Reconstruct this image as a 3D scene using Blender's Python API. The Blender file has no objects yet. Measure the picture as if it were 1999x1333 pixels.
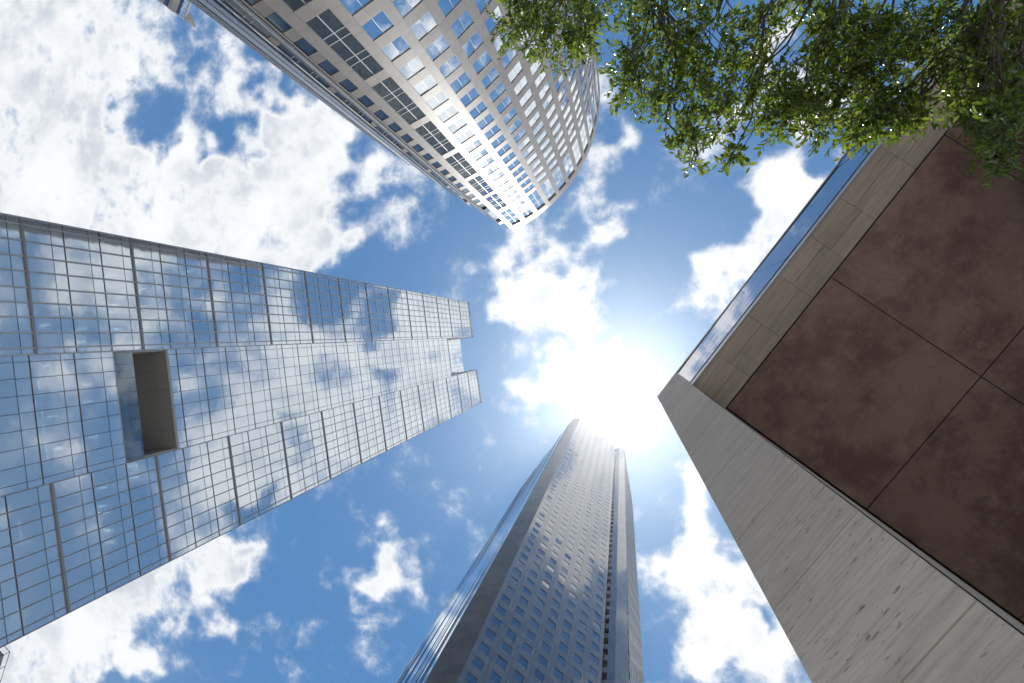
import bpy, math, random
import numpy as np
from mathutils import Matrix, Vector

random.seed(7); rng = np.random.default_rng(7)
scene = bpy.context.scene
COL = scene.collection

# ------------------------------------------------------------------ camera
# world: X = right in the photograph, Y = down in the photograph, Z = up
CAM = Vector((0.0, 0.0, 1.6))
FPX, CX, CY = 1110.6, 999.5, 666.5
_z = Vector((1213.5 - CX, 646.5 - CY, FPX)).normalized()          # direction of the zenith in the picture
R3 = _z.rotation_difference(Vector((0, 0, 1))).to_matrix()
Rn = np.array(R3)
cam_d = bpy.data.cameras.new('camera'); cam = bpy.data.objects.new('camera', cam_d); COL.objects.link(cam)
cam_d.lens = 20.0; cam_d.sensor_width = 36.0; cam_d.clip_start = 0.05; cam_d.clip_end = 20000
M = Matrix.Identity(4)
for i, ax in enumerate(((1, 0, 0), (0, -1, 0), (0, 0, -1))):
    v = R3 @ Vector(ax)
    for r in range(3): M[r][i] = v[r]
M.translation = CAM
cam.matrix_world = M
scene.camera = cam

def g(u, v):
    d = Rn @ np.array([u - CX, v - CY, FPX]); return d[:2] / d[2]
def at(u, v, h):                       # the point seen at (u, v) at height h above the eye, as plan x, y
    return g(u, v) * h
def ray(u, v):
    d = Rn @ np.array([u - CX, v - CY, FPX]); return d / np.linalg.norm(d)
def project(P):
    d = Rn.T @ (np.asarray(P, float) - np.array(CAM))
    if d[2] <= 0.01: return (-9999, -9999)
    return (d[0] / d[2] * FPX + CX, d[1] / d[2] * FPX + CY)

# ------------------------------------------------------------------ light and sky
SUNQ = g(1207, 778)
sun_dir = Vector((SUNQ[0], SUNQ[1], 1)).normalized()
elev = math.asin(sun_dir.z); azim = math.atan2(sun_dir.x, sun_dir.y)
sd = bpy.data.lights.new('sun', 'SUN'); sd.energy = 4.0; sd.angle = math.radians(0.55); sd.color = (1, 0.96, 0.9)
sun = bpy.data.objects.new('sun', sd); COL.objects.link(sun)
sun.rotation_euler = sun_dir.to_track_quat('Z', 'Y').to_euler(); sun.location = (0, 0, 400)
vs = scene.view_settings
vs.view_transform = 'Standard'; vs.look = 'None'; vs.gamma = 1.0; vs.use_curve_mapping = False; vs.exposure = 0.35

world = bpy.data.worlds.new('World'); scene.world = world; world.use_nodes = True
NT = world.node_tree; NT.nodes.clear()
def N(nt, typ, **kw):
    n = nt.nodes.new(typ)
    for k, v in kw.items():
        if k == 'inp':
            for a, b in v.items(): n.inputs[a].default_value = b
        else: setattr(n, k, v)
    return n
def L(nt, a, b): nt.links.new(a, b)
def Mth(nt, op, a, b=None, c=None, clamp=False):
    n = nt.nodes.new('ShaderNodeMath'); n.operation = op; n.use_clamp = clamp
    for i, x in enumerate((a, b, c)):
        if x is None: continue
        if isinstance(x, (int, float)): n.inputs[i].default_value = x
        else: nt.links.new(x, n.inputs[i])
    return n.outputs[0]
def smooth(nt, x, lo, hi, a=0.0, b=1.0):
    n = nt.nodes.new('ShaderNodeMapRange'); n.interpolation_type = 'SMOOTHSTEP'
    nt.links.new(x, n.inputs[0])
    for i, v in enumerate((lo, hi, a, b)): n.inputs[i + 1].default_value = v
    return n.outputs[0]
def mixc(nt, fac, a, b, mode='MIX'):
    n = nt.nodes.new('ShaderNodeMix'); n.data_type = 'RGBA'; n.blend_type = mode
    for s, x in ((n.inputs[0], fac), (n.inputs[6], a), (n.inputs[7], b)):
        if isinstance(x, (int, float)): s.default_value = x
        elif isinstance(x, tuple): s.default_value = x if len(x) == 4 else (*x, 1)
        else: nt.links.new(x, s)
    return n.outputs[2]

tc = N(NT, 'ShaderNodeTexCoord')
sep = N(NT, 'ShaderNodeSeparateXYZ'); L(NT, tc.outputs['Generated'], sep.inputs[0])
zc = Mth(NT, 'MAXIMUM', sep.outputs[2], 0.08)
qx = Mth(NT, 'DIVIDE', sep.outputs[0], zc); qy = Mth(NT, 'DIVIDE', sep.outputs[1], zc)
comb = N(NT, 'ShaderNodeCombineXYZ'); L(NT, qx, comb.inputs[0]); L(NT, qy, comb.inputs[1])
Q = comb.outputs[0]
sky = N(NT, 'ShaderNodeTexSky', sky_type='NISHITA', sun_disc=False, sun_elevation=elev, sun_rotation=azim,
        altitude=20, air_density=1.0, dust_density=0.2, ozone_density=1.0)
# cloud cover: (u, v, ru, rv, angle, amount), where the photograph shows cloud
BLOBS = [
 (50, 110, 350, 300, 0, .75), (150, 410, 560, 190, 5, .75), (470, 420, 250, 150, 15, .62), (570, 470, 110, 140, 0, .4),
 (490, 150, 180, 110, 30, .36), (570, 260, 160, 100, 30, .44), (470, 340, 150, 80, 0, .2),
 (270, 250, 110, 40, 15, -.36), (430, 280, 60, 100, 60, -.55), (335, 200, 80, 55, 0, -.3), (400, 110, 70, 45, 30, -.2), (545, 195, 60, 40, 30, -.3),
 (690, 335, 60, 55, 0, .36), (790, 325, 70, 50, 40, .34), (540, 100, 60, 40, 30, -.3),
 (190, 1180, 360, 135, -28, .85), (40, 1290, 170, 140, 0, .72), (380, 1095, 80, 70, 0, .42), (200, 1290, 70, 80, 0, .34), (120, 1230, 40, 60, -40, -.34),
 (482, 1052, 40, 45, 0, .42), (275, 1300, 45, 40, 0, .36), (412, 1215, 40, 30, 0, .26), (365, 1242, 35, 35, 0, .27),
 (762, 1102, 120, 85, -20, .68), (690, 1125, 50, 40, 0, .2), (735, 1222, 45, 40, 0, .33),
 (1060, 545, 125, 75, 30, .50), (1155, 480, 48, 100, 0, .40), (1110, 640, 75, 90, 0, .46), (1075, 735, 85, 36, 0, .42),
 (1022, 630, 40, 75, 0, .38), (985, 475, 60, 50, 30, .4), (1150, 350, 65, 80, 30, .4), (1190, 255, 55, 95, 0, .4), (1215, 395, 42, 35, -30, .34),
 (1180, 750, 90, 70, 0, .25), (1020, 440, 60, 40, 0, .26),
 (1510, 390, 150, 210, 20, .68), (1450, 490, 80, 170, 20, .45), (1580, 290, 95, 85, 0, .5), (1720, 240, 160, 120, 0, -.35), (1520, 110, 60, 130, 0, .5), (1420, 590, 60, 70, 0, .22), (1385, 535, 50, 40, 0, .18),
 (1320, 990, 95, 110, 0, .52), (1370, 1150, 150, 150, 30, .6), (1460, 1270, 160, 150, 0, .66), (1290, 1110, 80, 80, 0, .34), (1478, 1215, 40, 55, 10, -.6), (1440, 1060, 70, 60, 0, -.2),
 # beyond the frame, as mirrored in the glass towers
 (1790, 690, 360, 280, 0, .72), (1650, 500, 150, 190, 0, .5), (2300, 770, 330, 280, 0, .6), (1710, 395, 110, 80, 0, .4), (2100, 480, 260, 200, 0, .42), (2750, 350, 600, 500, 0, .26),
 (1865, 401, 95, 85, 0, -.6), (1752, 490, 60, 75, 0, -.5), (1776, 562, 50, 70, 0, -.55), (2266, 853, 80, 70, 0, -.75), (2060, 640, 120, 90, 0, -.3),
 (1900, 1250, 300, 200, 0, .5), (1100, 1750, 500, 300, 0, .5), (700, 1650, 300, 200, 0, .45), (1500, 1650, 300, 240, 0, .5),
 (-400, 300, 500, 400, 0, .7), (-500, 1100, 500, 400, 0, .55), (900, -300, 500, 260, 0, .45), (1700, -350, 500, 260, 0, .45), (2600, -100, 500, 500, 0, .4), (2600, 1500, 600, 500, 0, .4)]
# a little large-scale warp so that the cover has no outline of its own
wn = N(NT, 'ShaderNodeTexNoise', noise_dimensions='2D', inp={'Scale': 7.0, 'Detail': 2.0, 'Roughness': 0.55}); L(NT, Q, wn.inputs['Vector'])
wsub = N(NT, 'ShaderNodeVectorMath', operation='SUBTRACT'); L(NT, wn.outputs['Color'], wsub.inputs[0]); wsub.inputs[1].default_value = (.5, .5, .5)
wmul = N(NT, 'ShaderNodeVectorMath', operation='MULTIPLY_ADD'); L(NT, wsub.outputs[0], wmul.inputs[0]); wmul.inputs[1].default_value = (.27, .27, 0); L(NT, Q, wmul.inputs[2])
Qw = wmul.outputs[0]
def qrad(u, v, ru, rv):
    c = g(u, v); return np.hypot(*(g(u + 2, v) - c)) / 2 * ru, np.hypot(*(g(u, v + 2) - c)) / 2 * rv
QR = {}
for a in (0, 30, -30):
    if a:
        mp = N(NT, 'ShaderNodeMapping', vector_type='TEXTURE', inp={'Rotation': (0, 0, math.radians(a))}); L(NT, Qw, mp.inputs[0]); QR[a] = mp.outputs[0]
    else: QR[a] = Qw
acc = None
for (u, v, ru, rv, a, w) in BLOBS:
    c = g(u, v); rx, ry = qrad(u, v, ru * 1.2, rv * 1.2); a = min((0, 30, -30), key=lambda k: abs(k - a)); ca, sa = math.cos(math.radians(a)), math.sin(math.radians(a))
    cr = (c[0] * ca + c[1] * sa, -c[0] * sa + c[1] * ca)
    vm = N(NT, 'ShaderNodeVectorMath', operation='MULTIPLY_ADD'); L(NT, QR[a], vm.inputs[0]); vm.inputs[1].default_value = (1 / rx, 1 / ry, 0); vm.inputs[2].default_value = (-cr[0] / rx, -cr[1] / ry, 0)
    gr = N(NT, 'ShaderNodeTexGradient', gradient_type='SPHERICAL'); L(NT, vm.outputs[0], gr.inputs[0])
    acc = Mth(NT, 'MULTIPLY', gr.outputs[1], w * 1.35) if acc is None else Mth(NT, 'MULTIPLY_ADD', gr.outputs[1], w * 1.35, acc)
acc = Mth(NT, 'MINIMUM', acc, 0.78)
n1 = N(NT, 'ShaderNodeTexNoise', noise_dimensions='2D', inp={'Scale': 9.0, 'Detail': 7.0, 'Roughness': 0.6, 'Distortion': 0.12}); L(NT, Q, n1.inputs['Vector'])
n2 = N(NT, 'ShaderNodeTexNoise', noise_dimensions='2D', inp={'Scale': 26.0, 'Detail': 4.0, 'Roughness': 0.65, 'Distortion': 0.15}); L(NT, Q, n2.inputs['Vector'])
F = Mth(NT, 'MULTIPLY_ADD', n1.outputs[0], 1.5, Mth(NT, 'MULTIPLY', n2.outputs[0], 0.6))
F = Mth(NT, 'ADD', Mth(NT, 'ADD', F, acc), -1.05 - 0.14)
dens = Mth(NT, 'POWER', smooth(NT, F, -0.16, 0.56), 1.7)
# clouds: thick parts a little greyer, everything brighter towards the sun
n3 = N(NT, 'ShaderNodeTexNoise', noise_dimensions='2D', inp={'Scale': 5.0, 'Detail': 5.0, 'Roughness': 0.55}); L(NT, Q, n3.inputs['Vector'])
thick = smooth(NT, F, 0.38, 0.85)
shade = smooth(NT, n3.outputs[0], 0.38, 0.62)
cl = mixc(NT, Mth(NT, 'MULTIPLY', thick, shade), (7.7, 7.85, 8.0), (5.0, 5.4, 5.95))
dt = N(NT, 'ShaderNodeVectorMath', operation='DOT_PRODUCT'); L(NT, tc.outputs['Generated'], dt.inputs[0]); dt.inputs[1].default_value = sun_dir
ang = Mth(NT, 'ARCCOSINE', Mth(NT, 'MINIMUM', dt.outputs['Value'], 0.99999))
def aureole(amp, sig):
    return Mth(NT, 'MULTIPLY', Mth(NT, 'EXPONENT', Mth(NT, 'MULTIPLY', ang, -1 / math.radians(sig))), amp)
au = aureole(4.4, 5.6)
auc = N(NT, 'ShaderNodeVectorMath', operation='SCALE'); auc.inputs[0].default_value = (1.0, .93, .82); L(NT, au, auc.inputs['Scale'])
skyc = N(NT, 'ShaderNodeVectorMath', operation='MULTIPLY'); L(NT, sky.outputs[0], skyc.inputs[0]); skyc.inputs[1].default_value = (.46, .86, 1.04)
qlen = N(NT, 'ShaderNodeVectorMath', operation='LENGTH'); L(NT, Q, qlen.inputs[0])
lowsky = mixc(NT, smooth(NT, qlen.outputs['Value'], 0.8, 2.6, 0.0, 0.8), skyc.outputs[0], (4.3, 5.0, 5.7))
base = mixc(NT, dens, lowsky, cl)
addn = N(NT, 'ShaderNodeVectorMath', operation='ADD'); L(NT, base, addn.inputs[0]); L(NT, auc.outputs[0], addn.inputs[1])
bg = N(NT, 'ShaderNodeBackground'); L(NT, addn.outputs[0], bg.inputs[0]); bg.inputs[1].default_value = 0.1
wo = N(NT, 'ShaderNodeOutputWorld'); L(NT, bg.outputs[0], wo.inputs[0])
world.cycles.sampling_method = 'MANUAL'; world.cycles.sample_map_resolution = 1024

cy = scene.cycles
cy.max_bounces = 5; cy.transparent_max_bounces = 6; cy.diffuse_bounces = 2; cy.glossy_bounces = 3; cy.transmission_bounces = 3
cy.use_adaptive_sampling = True; cy.adaptive_threshold = 0.03; cy.adaptive_min_samples = 16; cy.volume_bounces = 0; cy.sample_clamp_indirect = 4.0; cy.use_denoising = True; cy.caustics_reflective = False; cy.caustics_refractive = False

# ------------------------------------------------------------------ materials
def newmat(name):
    m = bpy.data.materials.new(name); m.use_nodes = True; nt = m.node_tree; nt.nodes.clear()
    out = nt.nodes.new('ShaderNodeOutputMaterial'); return m, nt, out
def rnd(nt):                       # one random number per piece, single or joined
    oi = N(nt, 'ShaderNodeObjectInfo'); at_ = N(nt, 'ShaderNodeAttribute', attribute_name='rnd')
    return Mth(nt, 'FRACT', Mth(nt, 'ADD', oi.outputs['Random'], at_.outputs['Fac']))
def posn(nt, scale, detail=5, rough=.6, stretch=None, rot=None):
    ge = N(nt, 'ShaderNodeNewGeometry'); v = ge.outputs['Position']
    if rot is not None:
        mp0 = N(nt, 'ShaderNodeMapping'); mp0.inputs['Rotation'].default_value = (0, 0, rot); L(nt, v, mp0.inputs[0]); v = mp0.outputs[0]
    if stretch:
        mp = N(nt, 'ShaderNodeMapping'); mp.inputs['Scale'].default_value = stretch; L(nt, v, mp.inputs[0]); v = mp.outputs[0]
    n = N(nt, 'ShaderNodeTexNoise', inp={'Scale': scale, 'Detail': detail, 'Roughness': rough}); L(nt, v, n.inputs['Vector']); return n.outputs[0]
def stone(name, c0, c1, grain=40, rough=.45, spec=.5, var=.12, bump=.0, blotch=.6, coat=0.0):
    m, nt, out = newmat(name); b = N(nt, 'ShaderNodeBsdfPrincipled')
    f = smooth(nt, posn(nt, grain, 3, .7), .35, .65)
    col = mixc(nt, f, c0, c1)
    big = smooth(nt, posn(nt, blotch, 5, .65), .3, .7, .86, 1.1)
    r = Mth(nt, 'MULTIPLY_ADD', rnd(nt), var * 2, 1 - var)
    vm = N(nt, 'ShaderNodeVectorMath', operation='SCALE'); L(nt, col, vm.inputs[0]); L(nt, Mth(nt, 'MULTIPLY', big, r), vm.inputs['Scale'])
    L(nt, vm.outputs[0], b.inputs['Base Color']); b.inputs['Roughness'].default_value = rough; b.inputs['Specular IOR Level'].default_value = spec
    b.inputs['Coat Weight'].default_value = coat; b.inputs['Coat Roughness'].default_value = 0.05; b.inputs['Coat IOR'].default_value = 1.75
    if bump:
        bp = N(nt, 'ShaderNodeBump', inp={'Strength': bump, 'Distance': .01}); L(nt, posn(nt, grain, 3, .7), bp.inputs['Height']); L(nt, bp.outputs[0], b.inputs['Normal'])
    L(nt, b.outputs[0], out.inputs[0]); return m
def metal(name, c, rough=.4, metallic=.6, var=.06):
    m, nt, out = newmat(name); b = N(nt, 'ShaderNodeBsdfPrincipled')
    k = Mth(nt, 'MULTIPLY_ADD', posn(nt, 1.3, 4, .6), var * 2, 1 - var)
    vm = N(nt, 'ShaderNodeVectorMath', operation='SCALE'); vm.inputs[0].default_value = c; L(nt, k, vm.inputs['Scale'])
    L(nt, vm.outputs[0], b.inputs['Base Color']); b.inputs['Roughness'].default_value = rough; b.inputs['Metallic'].default_value = metallic
    L(nt, b.outputs[0], out.inputs[0]); return m
def glass(name, tint, f0, body, trans=0.0, power=2.0, rough=.0, wave=.0, wscale=.35, var=.1):
    m, nt, out = newmat(name)
    lw = N(nt, 'ShaderNodeLayerWeight', inp={'Blend': .5})
    fac = Mth(nt, 'MULTIPLY_ADD', Mth(nt, 'POWER', lw.outputs['Facing'], power), 1 - f0, f0, clamp=True)
    gl = N(nt, 'ShaderNodeBsdfGlossy', inp={'Color': (*tint, 1), 'Roughness': rough})
    if wave:
        bp = N(nt, 'ShaderNodeBump', inp={'Strength': 1.0, 'Distance': wave}); L(nt, posn(nt, wscale, 2, .5), bp.inputs['Height']); L(nt, bp.outputs[0], gl.inputs['Normal'])
    df = N(nt, 'ShaderNodeBsdfDiffuse')
    r = Mth(nt, 'MULTIPLY_ADD', rnd(nt), var * 2, 1 - var)
    vm = N(nt, 'ShaderNodeVectorMath', operation='SCALE'); vm.inputs[0].default_value = body; L(nt, r, vm.inputs['Scale']); L(nt, vm.outputs[0], df.inputs[0])
    under = df.outputs[0]
    if trans:
        tr = N(nt, 'ShaderNodeBsdfTransparent', inp={'Color': (.62, .74, .80, 1)})
        mt = N(nt, 'ShaderNodeMixShader', inp={0: trans}); L(nt, df.outputs[0], mt.inputs[1]); L(nt, tr.outputs[0], mt.inputs[2]); under = mt.outputs[0]
    mx = N(nt, 'ShaderNodeMixShader'); L(nt, fac, mx.inputs[0]); L(nt, under, mx.inputs[1]); L(nt, gl.outputs[0], mx.inputs[2])
    L(nt, mx.outputs[0], out.inputs[0]); return m
def plain(name, c, rough=.7, spec=.3):
    m, nt, out = newmat(name); b = N(nt, 'ShaderNodeBsdfPrincipled', inp={'Roughness': rough, 'Specular IOR Level': spec})
    k = Mth(nt, 'MULTIPLY_ADD', posn(nt, 2.0, 4, .6), .2, .9)
    vm = N(nt, 'ShaderNodeVectorMath', operation='SCALE'); vm.inputs[0].default_value = c; L(nt, k, vm.inputs['Scale']); L(nt, vm.outputs[0], b.inputs['Base Color'])
    L(nt, b.outputs[0], out.inputs[0]); return m
def emit(name, c, s):
    m, nt, out = newmat(name); e = N(nt, 'ShaderNodeEmission', inp={'Color': (*c, 1), 'Strength': s}); L(nt, e.outputs[0], out.inputs[0]); return m

MT = {
 'lglass': glass('blue_glass', (.90, .95, .98), .44, (.38, .45, .50), trans=.25, power=1.2, rough=.045, wave=.006, wscale=.5),
 'lspan': glass('blue_spandrel_glass', (.90, .95, .98), .46, (.36, .42, .46), power=1.2, rough=.045, wave=.006, wscale=.5),
 'mull_l': metal('pale_grey_mullion', (.42, .42, .43), .45, .4),
 'mull_d': metal('dark_bronze_mullion', (.09, .085, .09), .45, .3),
 'mull_h': metal('grey_mullion', (.26, .26, .27), .45, .4),
 'slab': plain('ceiling_plaster', (.55, .57, .58)), 'core': plain('dark_interior', (.10, .11, .12)),
 'tgrey': plain('warm_grey_panel', (.36, .34, .32), .6), 'tback': plain('pale_grey_panel', (.42, .41, .39), .6),
 'trim': plain('grey_trim', (.33, .32, .31), .6), 'rail': glass('terrace_glass', (.8, .88, .95), .12, (.1, .12, .13), trans=.9, power=2.5),
 'lamp': emit('lamp', (1, .96, .88), 14.0), 'lampw': emit('warm_lamp', (1, .82, .55), 2.4),
 'granite': stone('beige_granite', (.285, .25, .222), (.35, .312, .283), 30, .40, .42, .07, .05, .25),
 'rglass': glass('clear_blue_glass', (.92, .97, 1.0), .72, (.02, .035, .055), power=1.3, wave=.004, wscale=.5, var=.3),
 'bigglass': glass('smoked_glass', (.72, .80, .86), .16, (.075, .09, .098), power=3.0, wave=.003, wscale=.5, var=.12),
 'wframe': metal('white_mullion', (.72, .72, .72), .4, .2), 'sill': metal('copper_sill', (.42, .30, .22), .5, .2),
 'louver': plain('dark_louver', (.10, .095, .09)), 'fin': metal('silver_fin', (.62, .63, .65), .22, .85),
 'dark': plain('dark_gap', (.03, .03, .032)),
 'tgranite': stone('grey_granite', (.075, .074, .075), (.10, .099, .10), 18, .25, .5, .16, 0, .12, coat=1.0),
 'tgranite2': stone('dark_grey_granite', (.085, .083, .08), (.115, .112, .108), 18, .3, .5, .26, 0, .12),
 'tglass': glass('grey_blue_glass', (.70, .74, .80), .20, (.015, .028, .05), power=2.2, wave=.005, wscale=.7, var=.3),
 'sglass': glass('side_strip_glass', (.86, .93, 1.0), .35, (.02, .035, .06), power=1.5, wave=.004, wscale=.5, var=.3),
 'roof': plain('roof_gravel', (.3, .3, .29)), 'brownsoffit': None, 'trav': None, 'trav2': None,
 'fascia': glass('fascia_glass', (.72, .72, .75), .42, (.06, .07, .09), power=1.5, wave=.01, wscale=.5),
 'alu': metal('aluminium_strip', (.5, .52, .55), .35, .6), 'bronze': metal('brown_frame', (.16, .12, .11), .4, .5),
 'concrete': None, 'asphalt': None, 'bark': None, 'leaf': None,
}
TA = math.radians(-53.6)                      # direction of the right-hand facade
def travertine(name, c0, c1, dark, vertical=True):
    m, nt, out = newmat(name); b = N(nt, 'ShaderNodeBsdfPrincipled', inp={'Roughness': .62, 'Specular IOR Level': .3})
    st = (.6, .6, 7.0) if vertical else (.5, 7.0, 1.0)
    bands = posn(nt, 1.0, 7, .62, st, -TA); fine = posn(nt, 5.0, 6, .7, (.55, .55, 6.0) if vertical else (.3, 6, 1), -TA)
    col = mixc(nt, smooth(nt, bands, .3, .7), c0, c1)
    col = mixc(nt, Mth(nt, 'MULTIPLY', smooth(nt, fine, .42, .70), .5), col, tuple(x * .55 for x in c0))
    pits = posn(nt, 22.0, 3, .6, (.6, .6, 1.7) if vertical else (.45, 2.2, 1), -TA)
    zone = smooth(nt, posn(nt, 1.6, 4, .6, (.6, .6, 2.5) if vertical else (.6, 2.5, 1), -TA), .42, .6)
    pf = Mth(nt, 'MULTIPLY', smooth(nt, pits, .61, .67), zone)
    col = mixc(nt, Mth(nt, 'MULTIPLY', pf, .7 if vertical else .25), col, dark)
    stain = smooth(nt, posn(nt, .9, 5, .65, (1, 1, .8)), .5, .75, 0, .5)
    col = mixc(nt, stain, col, tuple(x * .8 for x in c0))
    r = Mth(nt, 'MULTIPLY_ADD', rnd(nt), .14, .93)
    vm = N(nt, 'ShaderNodeVectorMath', operation='SCALE'); L(nt, col, vm.inputs[0]); L(nt, r, vm.inputs['Scale']); L(nt, vm.outputs[0], b.inputs['Base Color'])
    bp = N(nt, 'ShaderNodeBump', inp={'Strength': .6, 'Distance': .004}); L(nt, Mth(nt, 'SUBTRACT', fine, Mth(nt, 'MULTIPLY', pf, 2.0)), bp.inputs['Height']); L(nt, bp.outputs[0], b.inputs['Normal'])
    L(nt, b.outputs[0], out.inputs[0]); return m
MT['trav'] = travertine('travertine', (.485, .44, .40), (.575, .525, .48), (.12, .10, .088))
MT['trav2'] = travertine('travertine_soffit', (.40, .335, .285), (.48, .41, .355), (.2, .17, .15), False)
def brown():
    m, nt, out = newmat('brown_stained_panel'); b = N(nt, 'ShaderNodeBsdfPrincipled', inp={'Roughness': .55, 'Specular IOR Level': .35})
    a = posn(nt, .7, 8, .7); c = posn(nt, 3.4, 7, .72)
    col = mixc(nt, smooth(nt, a, .38, .62), (.165, .102, .088), (.285, .195, .163))
    col = mixc(nt, smooth(nt, c, .48, .74, 0, .5), col, (.38, .285, .235))
    r = Mth(nt, 'MULTIPLY_ADD', rnd(nt), .16, .92)
    vm = N(nt, 'ShaderNodeVectorMath', operation='SCALE'); L(nt, col, vm.inputs[0]); L(nt, r, vm.inputs['Scale']); L(nt, vm.outputs[0], b.inputs['Base Color'])
    L(nt, b.outputs[0], out.inputs[0]); return m
MT['brownsoffit'] = brown()
MT['concrete'] = stone('pale_paving', (.42, .41, .395), (.50, .49, .47), 6, .8, .2, .05, 0, .3)
MT['asphalt'] = stone('asphalt', (.045, .045, .047), (.06, .06, .062), 20, .85, .2, .03, 0, .2)
MT['bark'] = stone('bark', (.05, .04, .034), (.10, .085, .07), 12, .85, .2, .1, .4, 2.0)
def leafmat():
    m, nt, out = newmat('glossy_leaf'); r = rnd(nt)
    c = mixc(nt, r, (.028, .065, .014), (.075, .125, .024))
    b = N(nt, 'ShaderNodeBsdfPrincipled', inp={'Roughness': .22, 'Specular IOR Level': .75}); L(nt, c, b.inputs['Base Color'])
    t = N(nt, 'ShaderNodeBsdfTranslucent'); tcx = mixc(nt, r, (.08, .17, .013), (.34, .43, .05)); L(nt, tcx, t.inputs[0])
    mx = N(nt, 'ShaderNodeMixShader', inp={0: .45}); L(nt, b.outputs[0], mx.inputs[1]); L(nt, t.outputs[0], mx.inputs[2]); L(nt, mx.outputs[0], out.inputs[0]); return m
MT['leaf'] = leafmat()

# ------------------------------------------------------------------ building helpers
def thing(name, label, cat, loc=(0, 0, 0), group=None):
    o = bpy.data.objects.new(name, None); COL.objects.link(o); o.location = loc; o.empty_display_size = 1
    o['label'] = label; o['category'] = cat
    if group: o['group'] = group
    return o
def link(name, mesh, parent, mw=None, kind=None, label=None):
    o = bpy.data.objects.new(name, mesh); COL.objects.link(o)
    if parent is not None:
        o.parent = parent; o.matrix_parent_inverse = Matrix.Identity(4)
        pl = WORLD[parent.name] if parent.name in WORLD else Matrix.Translation(parent.location)
        mw = mw if mw is not None else Matrix.Identity(4)
        o.matrix_basis = pl.inverted() @ mw
    elif mw is not None: o.matrix_world = mw
    if kind: o['kind'] = kind
    if label: o['label'] = label
    return o
WORLD = {}
BOXV = np.array([(x, y, z) for x in (-.5, .5) for y in (-.5, .5) for z in (-.5, .5)])
BOXF = [(0, 1, 3, 2), (4, 6, 7, 5), (0, 4, 5, 1), (2, 3, 7, 6), (0, 2, 6, 4), (1, 5, 7, 3)]
_box = {}
def boxmesh(mat):
    if mat not in _box:
        me = bpy.data.meshes.new('block_' + mat); me.from_pydata(BOXV.tolist(), [], BOXF); me.materials.append(MT[mat]); _box[mat] = me
    return _box[mat]
class Frame:                           # a vertical plane: s along t, z up, d outwards
    def __init__(self, o, t, n=None):
        self.o = np.array(o, float); t = np.array(t, float); self.t = t / np.hypot(*t)
        n = np.array([-self.t[1], self.t[0]])
        if n @ (-self.o) < 0: n = -n
        self.n = n
    def pt(self, s, z, d=0.0):
        p = self.o + self.t * s + self.n * d; return np.array([p[0], p[1], z])
    def mat(self, r, tilt=None):
        s0, s1, z0, z1, d0, d1 = r[:6]
        c = self.pt((s0 + s1) / 2, (z0 + z1) / 2, (d0 + d1) / 2)
        ex = np.array([*self.t, 0]); ey = np.array([*self.n, 0]); ez = np.array([0, 0, 1.0])
        if ex[0] * ey[1] - ex[1] * ey[0] < 0: ex = -ex
        R = Matrix((ex, ey, ez)).transposed().to_4x4()
        if tilt is not None: R = R @ Matrix.Rotation(tilt[0], 4, 'X') @ Matrix.Rotation(tilt[1], 4, 'Z')
        return Matrix.Translation(c) @ R @ Matrix.Diagonal((abs(s1 - s0), abs(d1 - d0), abs(z1 - z0), 1))
def joined(name, mats, mat, parent, kind=None, label=None):
    if not mats: return None
    n = len(mats); A = np.array([np.array(m) for m in mats])
    V = np.einsum('nij,kj->nki', A[:, :3, :3], BOXV) + A[:, None, :3, 3]
    off = np.array(WORLD[parent.name].translation if parent.name in WORLD else parent.location)
    V = V.reshape(-1, 3) - off
    Fc = (np.array(BOXF)[None] + 8 * np.arange(n)[:, None, None]).reshape(-1, 4)
    me = bpy.data.meshes.new(name); me.from_pydata(V.tolist(), [], Fc.tolist()); me.materials.append(MT[mat])
    a = me.attributes.new('rnd', 'FLOAT', 'FACE'); a.data.foreach_set('value', np.repeat(rng.random(n), 6).astype(np.float32))
    o = bpy.data.objects.new(name, me); COL.objects.link(o); o.parent = parent
    if kind: o['kind'] = kind
    if label: o['label'] = label
    return o
def seen(m):
    c = np.array(m.translation); u, v = project(c)
    d = np.linalg.norm(c - np.array(CAM))
    e = [np.array(m.col[i])[:3] for i in range(3)]
    w = (c - np.array(CAM)) / d
    ar = abs(np.cross(e[0], e[2]) @ w) * (FPX / d) ** 2
    if not (-30 < u < 2030 and -30 < v < 1363): return -1e6 + ar
    return ar
def pieces(parent, name, restname, items, mat, limit=300, single=None):
    """items: matrices. The largest in the picture become parts, the others one part of stuff."""
    order = sorted(items, key=seen, reverse=True)
    vis = [m for m in order if seen(m) > 0]
    top = vis[:limit]; rest = order[len(top):]
    me = boxmesh(mat)
    for m in top: link(name, me, parent, m)
    if rest: joined(restname, rest, mat, parent, 'stuff')
def part(parent, name, mats, mat, label=None):
    return joined(name, mats if isinstance(mats, list) else [mats], mat, parent, None, label)
def prism(name, pts, z0, z1, mat, parent, label=None):
    n = len(pts); off = np.array(parent.location) if parent is not None else np.zeros(3)
    V = [(p[0] - off[0], p[1] - off[1], z - off[2]) for z in (z0, z1) for p in pts]
    F_ = [tuple(range(n))[::-1], tuple(range(n, 2 * n))] + [(i, (i + 1) % n, n + (i + 1) % n, n + i) for i in range(n)]
    area = sum(pts[i][0] * pts[(i + 1) % n][1] - pts[(i + 1) % n][0] * pts[i][1] for i in range(n))
    if area < 0: F_ = [f[::-1] for f in F_]
    me = bpy.data.meshes.new(name); me.from_pydata(V, [], F_); me.materials.append(MT[mat])
    o = bpy.data.objects.new(name, me); COL.objects.link(o); o.parent = parent
    if label: o['label'] = label
    return o
Z0 = CAM.z
jit = lambda a: (random.gauss(0, a), random.gauss(0, a))

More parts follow.
